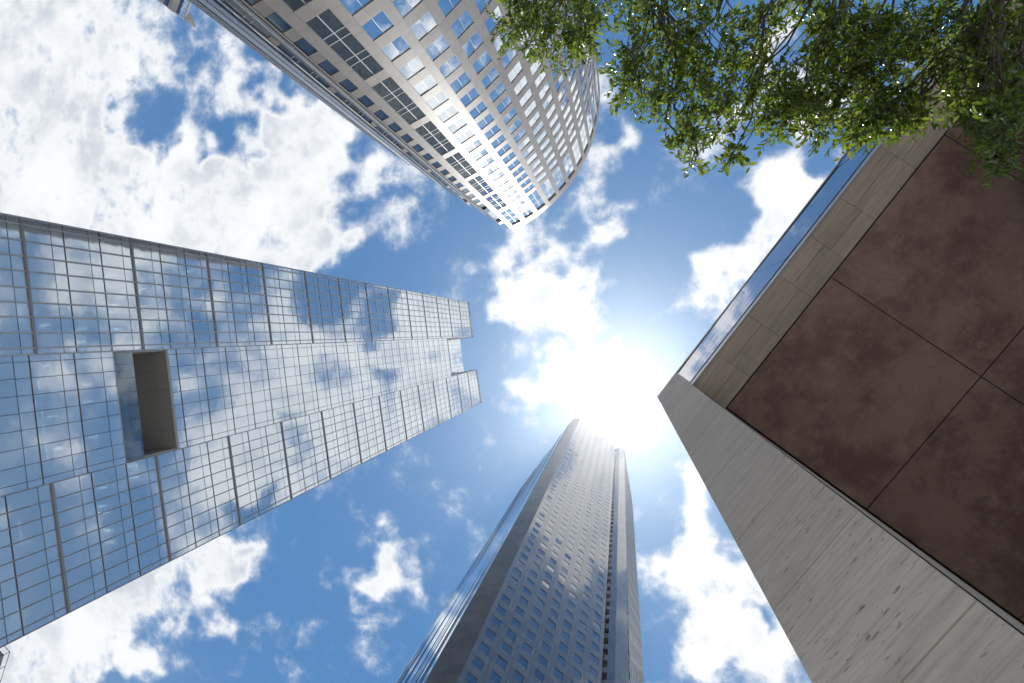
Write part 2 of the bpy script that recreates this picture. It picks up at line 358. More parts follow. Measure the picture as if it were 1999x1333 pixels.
# ------------------------------------------------------------------ ground
def sheet(name, pts, z, mat):
    me = bpy.data.meshes.new(name); me.from_pydata([(x, y, z) for x, y in pts], [], [tuple(range(len(pts)))]); me.materials.append(MT[mat])
    o = bpy.data.objects.new(name, me); COL.objects.link(o); o['kind'] = 'structure'; return o
sheet('ground', [(-3000, -3000), (3000, -3000), (3000, 3000), (-3000, 3000)], -.13, 'concrete')
def oblique(o, t, s0, s1, d0, d1):
    t = np.array(t); n = np.array([-t[1], t[0]]); o = np.array(o); return [tuple(o + t * s + n * d) for s, d in ((s0, d0), (s1, d0), (s1, d1), (s0, d1))]
ta = (math.cos(TA), math.sin(TA))
sheet('road', oblique((0, 0), ta, -600, 600, -22, -9), -.126, 'asphalt')
pv = prism('pavement', oblique((0, 0), ta, -400, 400, -9, 40), -.128, 0.0, 'concrete', None); pv['kind'] = 'structure'

# ------------------------------------------------------------------ the glass tower on the left
DL = 55.4
thL = math.radians(83.0); tL = np.array([math.cos(thL), math.sin(thL)]); nL = np.array([-tL[1], tL[0]])   # nL points to the tower
def left_tower():
    base = nL * DL
    T = thing('glass_tower', 'blue mirror glass tower with pale grid and a notch cut into its middle', 'skyscraper', (base[0], base[1], 0))
    FL = .0757 * DL
    secs = [  # s lines, plane angle, floor step, first line, top
        dict(s=[-.3248, -.3128, -.2840, -.2564, -.2300, -.2012, -.1747, -.1493, -.1218, -.0953, -.0845], a=0.0, step=.0757, z=.8170, top=3.775, kind=1),
        dict(s=[-.0845, -.0717, -.0439, -.0145, .0145, .0430, .0729, .1018, .1296, .1425], a=0.0, step=.0825, z=1.1338, top=3.205, kind=2),
        dict(s=[.1425, .1705, .1960, .2220, .2487, .2740, .3000, .3278, .3576, .3690], a=-1.1, step=.0757, z=.8170, top=3.775, kind=3)]
    vis, span, lm, lh, ld, thin, slabs = [], [], [], [], [], [], []
    fr_all = []
    for S in secs:
        o = base + tL * S['s'][0] * DL
        if S['a']:
            an = thL + math.radians(S['a']); t = np.array([math.cos(an), math.sin(an)])
        else: t = tL
        fr = Frame(o, t); fr_all.append(fr); S['fr'] = fr
        ss = [(s - S['s'][0]) * DL for s in S['s']]; W = ss[-1]
        k0 = int(math.floor((0.03 - S['z']) / S['step'])); ztop = S['top'] * DL + Z0
        k = k0
        while True:
            zb = (S['z'] + k * S['step']) * DL + Z0; zt = zb + S['step'] * DL
            if zb > ztop - .3: break
            zt = min(zt, ztop); zm = min(zb + .68 * S['step'] * DL, zt - .1)
            inrec = S['kind'] == 2 and zb > .955 * DL and zt < 1.14 * DL + Z0
            for i in range(len(ss) - 1):
                if inrec: continue
                e = .03
                vis.append(fr.mat((ss[i] + e, ss[i + 1] - e, zb + .05, zm - .03, -.05, -.02), jit(.0011)))
                span.append(fr.mat((ss[i] + e, ss[i + 1] - e, zm + .03, zt - .05, -.05, -.02), jit(.0011)))
            if not inrec:
                heavy = S['kind'] != 2 and k % 3 == 0
                r = (0, W, zb - (.13 if heavy else .05), zb + (.13 if heavy else .05), -.1, .12 if heavy else .02)
                (lh if heavy else ld).append(fr.mat(r))
                thin.append(fr.mat((0, W, zm - .022, zm + .022, -.06, .0)))
                slabs.append(fr.mat((.2, W - .2, zm + .15, zt - .15, -9, -.3)))
            k += 1
        for i, s in enumerate(ss):
            w = {1: .075, 2: .03, 3: .05}[S['kind']]; pr = {1: .1, 2: .0, 3: .04}[S['kind']]
            off = -.015 if i == 0 else .015 if i == len(ss) - 1 else 0
            zz = [(0, ztop + (.9 if S['kind'] != 2 else 0))]
            if S['kind'] == 2 and 0 < i < len(ss) - 1: zz = [(0, .97 * DL + Z0), (1.105 * DL + Z0, ztop)]
            for a, b in zz: lm.append((S['kind'], fr.mat((s - w + off, s + w + off, a, b, -.1, pr))))
        S['ss'] = ss; S['W'] = W
    pieces(T, 'pane', 'pane_field', vis, 'lglass'); pieces(T, 'spandrel_pane', 'spandrel_pane_field', span, 'lspan')
    for kd, m in lm: link('mullion', boxmesh('mull_l' if kd == 1 else 'mull_d' if kd == 2 else 'mull_h'), T, m)
    for m in lh: link('heavy_transom', boxmesh('mull_h'), T, m)
    for m in ld: link('transom', boxmesh('mull_d'), T, m)
    for m in thin: link('thin_transom', boxmesh('mull_d'), T, m)
    for m in slabs: link('floor_slab', boxmesh('slab'), T, m)
    # body behind the glass
    A = base + tL * secs[0]['s'][0] * DL - fr_all[0].n * .35; B = secs[2]['fr'].pt(secs[2]['W'], 0, -.35)[:2]
    Mi = secs[1]['fr']
    body = [tuple(A), tuple(Mi.pt(0, 0, -.35)[:2]), tuple(Mi.pt(0, 0, -9.2)[:2]), tuple(Mi.pt(Mi_w(secs), 0, -9.2)[:2]), tuple(Mi.pt(Mi_w(secs), 0, -.35)[:2]), tuple(B)]
    fr0 = fr_all[0]
    part(T, 'core_wall', [fr0.mat((.1, secs[0]['W'] + secs[1]['W'] + secs[2]['W'] - .3, 0, 3.19 * DL, -30, -9.3))], 'core')
    part(T, 'side_wall', [fr0.mat((.02, .2, 0, 3.77 * DL, -9.3, -.12))], 'lspan')
    f2 = secs[2]['fr']; part(T, 'side_wall', [f2.mat((secs[2]['W'] - .2, secs[2]['W'] - .02, 0, 3.77 * DL, -9.3, -.12))], 'lspan')
    # the set-back crown between the two tall ends
    f1 = secs[1]['fr']; W1 = secs[1]['W']; zt1 = 3.205 * DL + Z0; ztop = 3.775 * DL + Z0
    part(T, 'terrace_floor', [f1.mat((0, W1, zt1 - .5, zt1, -6, .05))], 'tback')
    crown = []
    for i in range(len(secs[1]['ss']) - 1):
        for j in range(8):
            z = zt1 + j * (ztop - zt1) / 8; crown.append(f1.mat((secs[1]['ss'][i] + .04, secs[1]['ss'][i + 1] - .04, z + .05, z + (ztop - zt1) / 8 - .05, -5.1, -5.0), jit(.004)))
    for m in crown: link('crown_pane', boxmesh('lspan'), T, m)
    part(T, 'crown_wall', [f1.mat((0, W1, zt1, ztop - .05, -5.6, -5.15))], 'mull_d')
    for S, s0, s1 in ((secs[0], secs[0]['W'] - .25, secs[0]['W'] - .05), (secs[2], .05, .25)):
        part(T, 'return_wall', [S['fr'].mat((s0, s1, zt1, ztop, -6, -.12))], 'mull_h')
    for S in (secs[0], secs[2]):
        part(T, 'roof', [S['fr'].mat((.1, S['W'] - .1, ztop - 1.2, ztop - .9, -9, -.15))], 'roof')
    # fins standing above the parapets
    for S in (secs[0], secs[2]):
        for s in S['ss']: link('parapet_fin', boxmesh('mull_d'), T, S['fr'].mat((s - .06, s + .06, ztop - .6, ztop + 1.3, -.25, .35)))
    for S, s in ((secs[0], secs[0]['W'] + .02), (secs[2], -.02)):
        for d in (-1.0, -2.6, -4.2): link('parapet_fin', boxmesh('mull_d'), T, S['fr'].mat((s - .2, s + .2, ztop - .6, ztop + .9, d - .08, d + .08)))
    # the notch: ceiling, back wall, side columns and glass balustrade
    zb, zt = .972 * DL + Z0, 1.1035 * DL + Z0
    D = 6.5
    cols = 4; rows = 5
    for i in range(rows):
        for j in range(cols):
            s0 = W1 * i / rows; s1 = W1 * (i + 1) / rows; d0 = -D + (D - .32) * j / cols; d1 = -D + (D - .32) * (j + 1) / cols
            link('ceiling_panel', boxmesh('tgrey'), T, f1.mat((s0 + .012, s1 - .012, zt, zt + .15, d0 + .012, d1 - .012)))
    part(T, 'ceiling_rim', [f1.mat((0, W1, zt - .10, zt + .3, -.3, .05)), f1.mat((0, .25, zt - .10, zt, -D, -.3)), f1.mat((W1 - .25, W1, zt - .10, zt, -D, -.3))], 'trim')
    for i in range(len(secs[1]['ss']) - 1): link('spandrel_pane', boxmesh('lspan'), T, f1.mat((secs[1]['ss'][i] + .03, secs[1]['ss'][i + 1] - .03, zt + .33, 1.1338 * DL + Z0 - .06, -.05, -.02), jit(.001)))
    part(T, 'ceiling_void', [f1.mat((0, W1, zt + .2, zt + .5, -D, -.5))], 'dark')
    part(T, 'notch_back_wall', [f1.mat((0, W1, zb - 1, zt + .1, -D - .2, -D))], 'tgrey')
    part(T, 'notch_floor', [f1.mat((0, W1, zb - .5, zb, -D, -.1))], 'tback')
    for s0, s1 in ((.02, .25), (W1 - .25, W1 - .02)): part(T, 'notch_side_wall', [f1.mat((s0, s1, zb, zt + .1, -D, -.12))], 'tgrey')
    for s0, s1 in ((.3, 2.1), (W1 - 2.1, W1 - .3)): part(T, 'notch_column', [f1.mat((s0, s1, zb, zb + .053 * DL, -2.2, -.9))], 'tgrey')
    for i in range(8): link('balustrade_pane', boxmesh('rail'), T, f1.mat((W1 * i / 8 + .02, W1 * (i + 1) / 8 - .02, zb, zb + .045 * DL, -.16, -.12)))
    # office ceiling lamps seen through the glass
    def lampat(u, v, S, along, ln, w=.13):
        q = g(u, v); fr = S['fr']
        h = (fr.n @ fr.o) / (fr.n @ q)                                   # height at which the sight line meets the glass
        k = math.floor((h / DL - S['z']) / S['step']); zc = (S['z'] + (k + .68) * S['step']) * DL + .1
        if zc <= h: zc += S['step'] * DL * .0 + (h - zc) + .4
        p = q * zc; s = (p - fr.o) @ fr.t; d = (p - fr.o) @ fr.n
        d = max(d, -8.5)
        r = (s - ln / 2, s + ln / 2, zc + Z0 - .05, zc + Z0, d - w, d + w) if along else (s - w, s + w, zc + Z0 - .05, zc + Z0, d - ln / 2, min(d + ln / 2, -.2))
        link('office_lamp', boxmesh('lamp'), T, fr.mat(r))
    s1_, s2_, s3_ = secs
    for u, v in ((217, 538), (218, 560), (221, 596), (276, 565), (279, 599), (280, 610), (160, 642), (89, 635), (269, 499), (267, 512), (217, 609), (221, 643), (159, 667), (372, 529)): lampat(u, v, s1_, False, 1.3)
    for u, v in ((170, 750), (174, 784), (182, 853), (356, 732), (360, 760), (366, 817), (449, 705), (91, 714), (103, 813), (115, 875)): lampat(u, v, s2_, False, 1.1)
    for u, v in ((200, 952), (203, 987), (212, 1036), (215, 1059), (201, 1001), (260, 910), (262, 932)): lampat(u, v, s3_, False, 1.3)
    for u0 in (53, 65, 77):
        for v in (757, 800, 842, 880): lampat(u0 + (v - 757) * .115, v, s2_, True, 1.9, .03)
    lampat(39, 1037, s3_, True, 2.2, .04)
    return secs
def Mi_w(secs): return secs[1]['W']
SECS = left_tower()

# ------------------------------------------------------------------ the round granite tower at the top
HR = 131.8
def round_tower():
    c = np.array([-.27690853, -.40493516]) * HR; R = .2398 * HR
    T = thing('round_granite_tower', 'curved beige granite tower with square paired windows, at the top of the photo', 'skyscraper', (c[0], c[1], 0))
    pitch = .0305 * HR
    zr = lambda f: f * HR + Z0
    a0, step, ww = 67.53, 5.88, 4.10
    pt = lambda a, r=R: c + r * np.array([math.cos(math.radians(a)), math.sin(math.radians(a))])
    piers, spans, panes, frames, sills, louv, bigs = [], [], [], [], [], [], []
    def chord(aL, aR):                       # frame whose s runs from aL to aR
        A, B = pt(aL), pt(aR); f = Frame(A, B - A); f.n = (A + B) / 2 - c; f.n = f.n / np.hypot(*f.n); f.W = np.hypot(*(B - A)); return f
    nfl = 28; tops = [.3289 + .0305 * k for k in range(-10, 18)]       # window heads up to .8477
    NB = 20
    wins = []
    for k in range(-0, NB):
        aL = a0 - step * k; aR = aL - ww
        f = chord(aL, aR); W = f.W
        # pier to the right of the bay
        p = chord(aR, aL - step)
        nz = 68
        for j in range(nz):
            z0 = zr(0) - Z0 + j * (zr(1.0)) / nz; z1 = (j + 1) * zr(1.0) / nz
            piers.append(p.mat((0.0, p.W, z0 + .008, z1 - .008, -.7, .0)))
        # parapet and louver
        for s0, s1 in ((0, W / 2), (W / 2, W)): spans.append(f.mat((s0 + .006, s1 - .006, zr(.9725), zr(1.0) - .01, -.7, -.01)))
        louv.append((f, (0, W, zr(.957), zr(.9725), -.7, -.45)))
        # tall glazing under the parapet: two columns of three big and two small panes
        def curtain(f, z0, z1, mat, nrow=3):
            u = (z1 - z0) / (nrow * 2.7 + (nrow - 1) * 1.0); z = z0; rows = []
            for r in range(nrow):
                rows.append((z, z + 2.7 * u)); z += 2.7 * u
                if r < nrow - 1: rows.append((z, z + u)); z += u
            return rows
        wins.append(('tall', f, zr(.865), zr(.957)))
        spans += [f.mat((s0 + .006, s1 - .006, zr(.8485), zr(.8645), -.7, -.03)) for s0, s1 in ((0, W / 2), (W / 2, W))]
        if k == 0:
            t = .847
            while t > .05:
                wins.append(('tall', f, zr(t - .0911 + .0115), zr(t)))
                spans += [f.mat((s0 + .006, s1 - .006, zr(t - .0911) + .01, zr(t - .0911 + .0115) - .01, -.7, -.03)) for s0, s1 in ((0, W / 2), (W / 2, W))]
                t -= .0911
        else:
            for t in tops:
                if t < .04: continue
                wins.append(('pair', f, zr(t) - pitch * .625, zr(t)))
                spans += [f.mat((s0 + .006, s1 - .006, zr(t) - pitch + .012, zr(t) - pitch * .625 - .012, -.7, -.03)) for s0, s1 in ((0, W / 2), (W / 2, W))]
    # corner pier
    tang = np.array([math.sin(math.radians(68)), -math.cos(math.radians(68))])
    C0 = pt(a0); cp = Frame(C0 - tang * .98, tang); cp.n = np.array([math.cos(math.radians(68)), math.sin(math.radians(68))])
    nz = 68
    for j in range(nz): piers.append(cp.mat((0, .98, j * zr(1) / nz + .008, (j + 1) * zr(1) / nz - .008, -1.6, 0)))
    # stepped side: strip 1, side wall 1, strip 2, side wall 2
    S1 = np.array([-27.9, -24.77]); S2 = np.array([-35.43, -29.68])
    for S_, top in ((S1, .985), (S2, .985)):
        f = Frame(S_, tang); f.n = cp.n.copy(); W = 1.45; f.W = W
        spans += [f.mat((0, W, zr(.968), zr(top), -.7, -.02))]
        louv.append((f, (0, W, zr(.945), zr(.968), -.7, -.4)))
        tall = S_ is S2
        t = .93 if not tall else .93
        if tall:
            t = .945
            while t > .05:
                wins.append(('slim', f, zr(t - .0911 + .0115), zr(t)))
                spans.append(f.mat((0, W, zr(t - .0911) + .01, zr(t - .0911 + .0115) - .01, -.7, -.03))); t -= .0911
        else:
            wins.append(('slim', f, zr(.865), zr(.945)))
            for t in [.8477 + .0] + tops[::-1][1:]:
                if t < .04: continue
                wins.append(('one', f, zr(t) - pitch * .625, zr(t)))
                spans.append(f.mat((0, W, zr(t) - pitch + .012, zr(t) - pitch * .625 - .012, -.7, -.03)))
    pieces(T, 'pier_panel', 'pier_panel_field', piers, 'granite'); pieces(T, 'spandrel_panel', 'spandrel_panel_field', spans, 'granite')
    for f, r in louv:
        link('louver', boxmesh('louver'), T, f.mat(r))
        sb = []
        for j in range(4):
            z = r[2] + (r[3] - r[2]) * (j + .5) / 4; sb.append(f.mat((r[0] + .03, r[1] - .03, z - .06, z + .06, -.45, -.3)))
        part(T, 'louver_slats', sb, 'tgranite2')
    # windows
    def rowsof(z0, z1, kind):
        if kind in ('tall', 'slim'):
            u = (z1 - z0) / (3 * 2.7 + 2); z = z0; rows = []
            for r in range(3):
                rows.append((z, z + 2.7 * u)); z += 2.7 * u
                if r < 2: rows.append((z, z + u)); z += u
            return rows
        return [(z0, z1)]
    DEP = -.11
    full = []; rest_p, rest_pb, rest_f, rest_s = [], [], [], []
    wins.sort(key=lambda w: seen(w[1].mat((0, w[1].W, w[2], w[3], DEP, DEP + .02))), reverse=True)
    nobj = 0
    for kind, f, z0, z1 in wins:
        W = f.W; cols = [(0, W)] if kind in ('slim', 'one') else [(0, W / 2), (W / 2, W)]
        dark = kind in ('tall', 'slim', 'one') and z1 < zr(.86) or kind == 'one'
        pm = 'bigglass' if dark else 'rglass'
        ps = [f.mat((a + .03, b - .03, za + .03, zb - .03, DEP - .03, DEP), jit(.011 if pm == 'rglass' else .003)) for za, zb in rowsof(z0, z1, kind) for a, b in cols]
        fm = []
        if len(cols) == 2: fm.append(f.mat((W / 2 - (.028 if kind == 'pair' else .04), W / 2 + (.028 if kind == 'pair' else .04), z0, z1, DEP - .02, DEP + .03)))
        for za, zb in rowsof(z0, z1, kind)[:-1]: fm.append(f.mat((.01, W - .01, zb - .035, zb + .035, DEP - .02, DEP + .03)))
        for a, b in ((.0, .035), (W - .035, W)): fm.append(f.mat((a, b, z0, z1, DEP - .02, DEP + .02)))
        sl = f.mat((.005, W - .005, z0 - .01, z0 + .10, DEP - .05, -.06))
        vis = seen(f.mat((0, W, z0, z1, DEP, DEP + .02))) > 0
        if vis and nobj < 300:
            nobj += 1
            w = part(T, 'window', fm, 'wframe')
            WORLD[w.name] = Matrix.Translation(T.location)
            for m in ps:
                link('pane', boxmesh(pm), w, m)
            link('sill', boxmesh('sill'), w, sl)
        else:
            (rest_pb if dark else rest_p).extend(ps); rest_f += fm; rest_s.append(sl)
    joined('window_frame_field', rest_f, 'wframe', T, 'stuff'); joined('sill_field', rest_s, 'sill', T, 'stuff')
    joined('window_pane_field', rest_p, 'rglass', T, 'stuff'); joined('smoked_pane_field', rest_pb, 'bigglass', T, 'stuff')
    # two interior lamps behind the lower glass
    # side walls with silver fins
    def sidewall(pts, top, nf, first):
        pl = [np.array(p) for p in pts]; seg = [np.hypot(*(pl[i + 1] - pl[i])) for i in range(len(pl) - 1)]; tot = sum(seg)
        for i in range(len(pl) - 1):
            f = Frame(pl[i], pl[i + 1] - pl[i]); part(T, 'side_wall', [f.mat((.9 if i == 0 else 0, seg[i], 0, top - .3, -1.0, -.1))], 'bigglass')
        d_ = 0.0
        for j in range(nf):
            d = min(d_, tot - .05); d_ += tot / nf * random.uniform(.7, 1.3); i = 0
            while i < len(seg) - 1 and d > seg[i]: d -= seg[i]; i += 1
            f = Frame(pl[i], pl[i + 1] - pl[i])
            link('side_fin', boxmesh('granite' if j == 0 else ('fin', 'dark', 'fin', 'louver', 'alu')[j % 5]), T, f.mat((d - .10, d + .10, 0, top - (.6 if j % 2 else 0), -.1 if j == 0 else -.25, .02 + .02 * (j % 3))))
    sidewall([(-27.9, -24.77), (-34.99, -30.02)], zr(.985), 9, 1.0)
    far = [(-140.05, .3507), (-140.75, .41), (-141.25, .466), (-141.6, .522), (-141.82, .58), (-141.95, .67), (-142.05, .843), (-142.1, 1.04)]
    sidewall([(r * HR * math.cos(math.radians(a)), r * HR * math.sin(math.radians(a))) for a, r in far], zr(1.0), 26, 1.0)
    # solid core behind the cladding and the roof
    core = [tuple(pt(a, R - .75)) for a in np.arange(66, -60, -4)] + [tuple(c + np.array([-20, -30])), (-105, -86), (-60.6, -49.0), (-42.4, -35.6), (-36.0, -31.6), (-28.9, -26.6)]
    prism('core_wall', core, 0, zr(.95), 'dark', T)
    prism('roof', core, zr(.951), zr(.955), 'roof', T)
    return T
round_tower()

# ------------------------------------------------------------------ the tall granite tower at the bottom
HT = 301.0
def tall_tower():
    T1 = g(1134, 816.6) * HT; T2 = g(1199.5, 865.7) * HT; t = (T2 - T1) / np.hypot(*(T2 - T1)); n = np.array([-t[1], t[0]])   # n points away from the eye
    T1 = T1 - t * .15; T2 = T2 + t * .4
    W = np.hypot(*(T2 - T1))
    T = thing('tall_granite_tower', 'very tall grey granite tower with small square windows, below the sun', 'skyscraper', (T1[0], T1[1], 0))
    zt = HT + Z0
    f = Frame(T1, t); FP = 3.875; so = 10.0347 - .15
    cols = [(10.66 + 3.13 * k - so, 12.42 + 3.13 * k - so) for k in range(7)]
    wins, stones = [], []
    k = -24
    tops = []
    while True:
        z1 = 93.7 + Z0 + FP * k
        if z1 > zt - 9: break
        if z1 > 3: tops.append(z1)
        k += 1
    for z1 in tops:
        z0 = z1 - 1.95; zb = z1 - FP
        for i, (a, b) in enumerate(cols):
            L0 = 0 if i == 0 else (cols[i - 1][1] + a) / 2; R0 = W if i == 6 else (b + cols[i + 1][0]) / 2
            wins.append((f, a, b, z0, z1))
            stones.append(f.mat((L0 + .02, a, z0 - .3, z1 - .01, -.4, 0))); stones.append(f.mat((b, R0 - .02, z0 - .3, z1 - .01, -.4, 0)))
            stones.append(f.mat((a + .006, b - .006, z0 - .3, z0, -.4, -.004)))
            m = (L0 + R0) / 2 + random.choice((-.5, .5))
            stones.append(f.mat((L0 + .02, m - .01, zb + .01, z0 - .31, -.4, 0))); stones.append(f.mat((m + .01, R0 - .02, zb + .01, z0 - .31, -.4, 0)))
    zl = tops[-1]
    nrow = int((zt - zl) // 1.9)
    for j in range(nrow):
        for i in range(14): stones.append(f.mat((W * i / 14 + .012, W * (i + 1) / 14 - .012, zl + (zt - zl) * j / nrow + .01, zl + (zt - zl) * (j + 1) / nrow - .01, -.4, 0)))
    zf = tops[0] - FP
    stones.append(f.mat((0, W, 0, zf, -.4, 0)))
    pieces(T, 'granite_panel', 'granite_panel_field', stones, 'tgranite')
    wins.sort(key=lambda w: seen(w[0].mat((w[1], w[2], w[3], w[4], -.1, -.08))), reverse=True)
    rp, rf = [], []
    for i, (ff, a, b, z0, z1) in enumerate(wins):
        p = ff.mat((a + .04, b - .04, z0 + .04, z1 - .04, -.11, -.08), jit(.012))
        fm = [ff.mat((a, a + .045, z0, z1, -.2, -.03)), ff.mat((b - .045, b, z0, z1, -.2, -.03)), ff.mat((a + .045, b - .045, z1 - .045, z1, -.2, -.03)), ff.mat((a + .045, b - .045, z0, z0 + .045, -.2, -.03))]
        if i < 300 and seen(p) > 0:
            w = part(T, 'window', fm, 'mull_d'); WORLD[w.name] = Matrix.Translation(T.location); link('pane', boxmesh('tglass'), w, p)
        else: rp.append(p); rf += fm
    joined('window_pane_field', rp, 'tglass', T, 'stuff'); joined('window_frame_field', rf, 'mull_d', T, 'stuff')
    # chamfer between the front and the glass side
    aL = math.radians(118.7); chd = g(1119, 818.4) * HT - g(1134, 816.6) * HT; chd /= np.hypot(*chd)
    u = np.array([math.cos(aL), math.sin(aL)]); # walk from T1 along chd until azimuth aL
    x = (u[0] * T1[1] - u[1] * T1[0]) / (chd[0] * u[1] - chd[1] * u[0]); TC = T1 + chd * x
    fc = Frame(T1, chd); Wc = x; ch = []
    z = 0; j = 0
    while z < zt - .3:
        hgt = FP / 3 * (1 + (j % 3 == 0) * .3); z1 = min(z + hgt, zt); cut = (.36, .62, .5)[j % 3] * Wc + random.uniform(-.15, .15)
        ch.append(fc.mat((.012, cut - .01, z + .01, z1 - .01, -.4, 0))); ch.append(fc.mat((cut + .01, Wc, z + .01, z1 - .01, -.4, 0))); z = z1; j += 1
    pieces(T, 'chamfer_panel', 'chamfer_panel_field', ch, 'tgranite2')
    # glass side: continuous window strips between slim piers
    TD = np.array([math.cos(math.radians(122.2)), math.sin(math.radians(122.2))]) * (HT / 3.06)
    fs = Frame(TC, TD - TC); Ws = np.hypot(*(TD - TC)); ns = 26
    for i in range(ns + 1): link('side_pier', boxmesh('tgranite'), T, fs.mat((Ws * i / ns - .16 + (.17 if i == 0 else 0), Ws * i / ns + .16, 0, zt - .02, -.4, .0)))
    for i in range(ns): link('glass_strip', boxmesh('sglass'), T, fs.mat((Ws * i / ns + .16, Ws * (i + 1) / ns - .16, 0, zt - 7, -.2, -.004), jit(.003)))
    part(T, 'side_parapet', [fs.mat((0, Ws, zt - 7, zt - .03, -.4, -.02))], 'tgranite')
    # slot face with deep windows, second front face, far side
    P0 = T2 + n * 2.5; P1 = g(1209, 873) * HT; P2 = g(1219, 880.5) * HT
    q = np.array([math.cos(math.radians(86.35)), math.sin(math.radians(86.35))]); d81 = np.array([math.cos(math.radians(81)), math.sin(math.radians(81))])
    x = (q[0] * P2[1] - q[1] * P2[0]) / (d81[0] * q[1] - d81[1] * q[0]); P3 = P2 + d81 * abs(x)
    zs = zt - .5
    part(T, 'return_wall', [Frame(T2 - t * .4, n).mat((.05, 2.6, 0, zt, -.3, 0))], 'tgranite2')
    fl = Frame(P0, P1 - P0); Wl = np.hypot(*(P1 - P0)); sw = Wl * .62
    sl, deep = [], []
    for z1 in tops + [tops[-1] + FP * (j + 1) for j in range(1)]:
        sl.append(fl.mat((-.6, sw, z1 - FP + .01, z1 - 2.15, -1.4, 0))); deep.append(fl.mat((-.6, sw, z1 - 2.15, z1, -1.3, -1.2)))
    for m in sl: link('slot_panel', boxmesh('tgranite'), T, m)
    for m in deep: link('slot_window', boxmesh('tglass'), T, m)
    jamb = []
    nz = 78
    for j in range(nz): jamb.append(fl.mat((sw, Wl - .01, zs * j / nz + .01, zs * (j + 1) / nz - .01, -1.4, .002)))
    pieces(T, 'jamb_panel', 'jamb_panel_field', jamb, 'tgranite')
    f2 = Frame(P1, P2 - P1); W2 = np.hypot(*(P2 - P1)); fp = []
    for j in range(nz * 2):
        z0, z1 = zs * j / nz / 2, zs * (j + 1) / nz / 2; c = W2 * (.34 if j % 2 else .62)
        if j % 2: fp += [f2.mat((.01, c - .01, z0 + .01, z1 - .01, -.4, 0)), f2.mat((c + .01, W2 - .01, z0 + .01, z1 - .01, -.4, .03 if j % 4 == 1 else 0))]
        else: fp += [f2.mat((.01, c - .01, z0 + .01, z1 - .01, -.4, 0)), f2.mat((c + .01, W2 - .25, z0 + .01, z1 - .01, -.4, 0))]
    pieces(T, 'second_front_panel', 'second_front_panel_field', fp, 'tgranite')
    f3 = Frame(P2, P3 - P2); W3 = np.hypot(*(P3 - P2)); sp = []
    for j in range(nz):
        for i in range(10): sp.append(f3.mat((W3 * i / 10 + .012, W3 * (i + 1) / 10 - .012, zs * j / nz + .012, zs * (j + 1) / nz - .012, -.4, .06 * ((i + j) % 2))))
    pieces(T, 'far_side_panel', 'far_side_panel_field', sp, 'tgranite2', 120)
    body = [tuple(T1 + n * .35), tuple(TC - fs.n * .35), tuple(TD - fs.n * .35), tuple(P3 + np.array([-2, 0]) - f3.n * .4), tuple(P2 - f2.n * .6 - f3.n * .6), tuple(P1 - f2.n * .6), tuple(P0 + n * 1.6), tuple(T2 + n * 1.6 - t * .8), tuple(T2 + n * .35 - t * .4)]
    prism('core_wall', body, 0, zs - .6, 'dark', T); prism('roof', body, zs - .59, zs - .4, 'roof', T)
    return T
tall_tower()

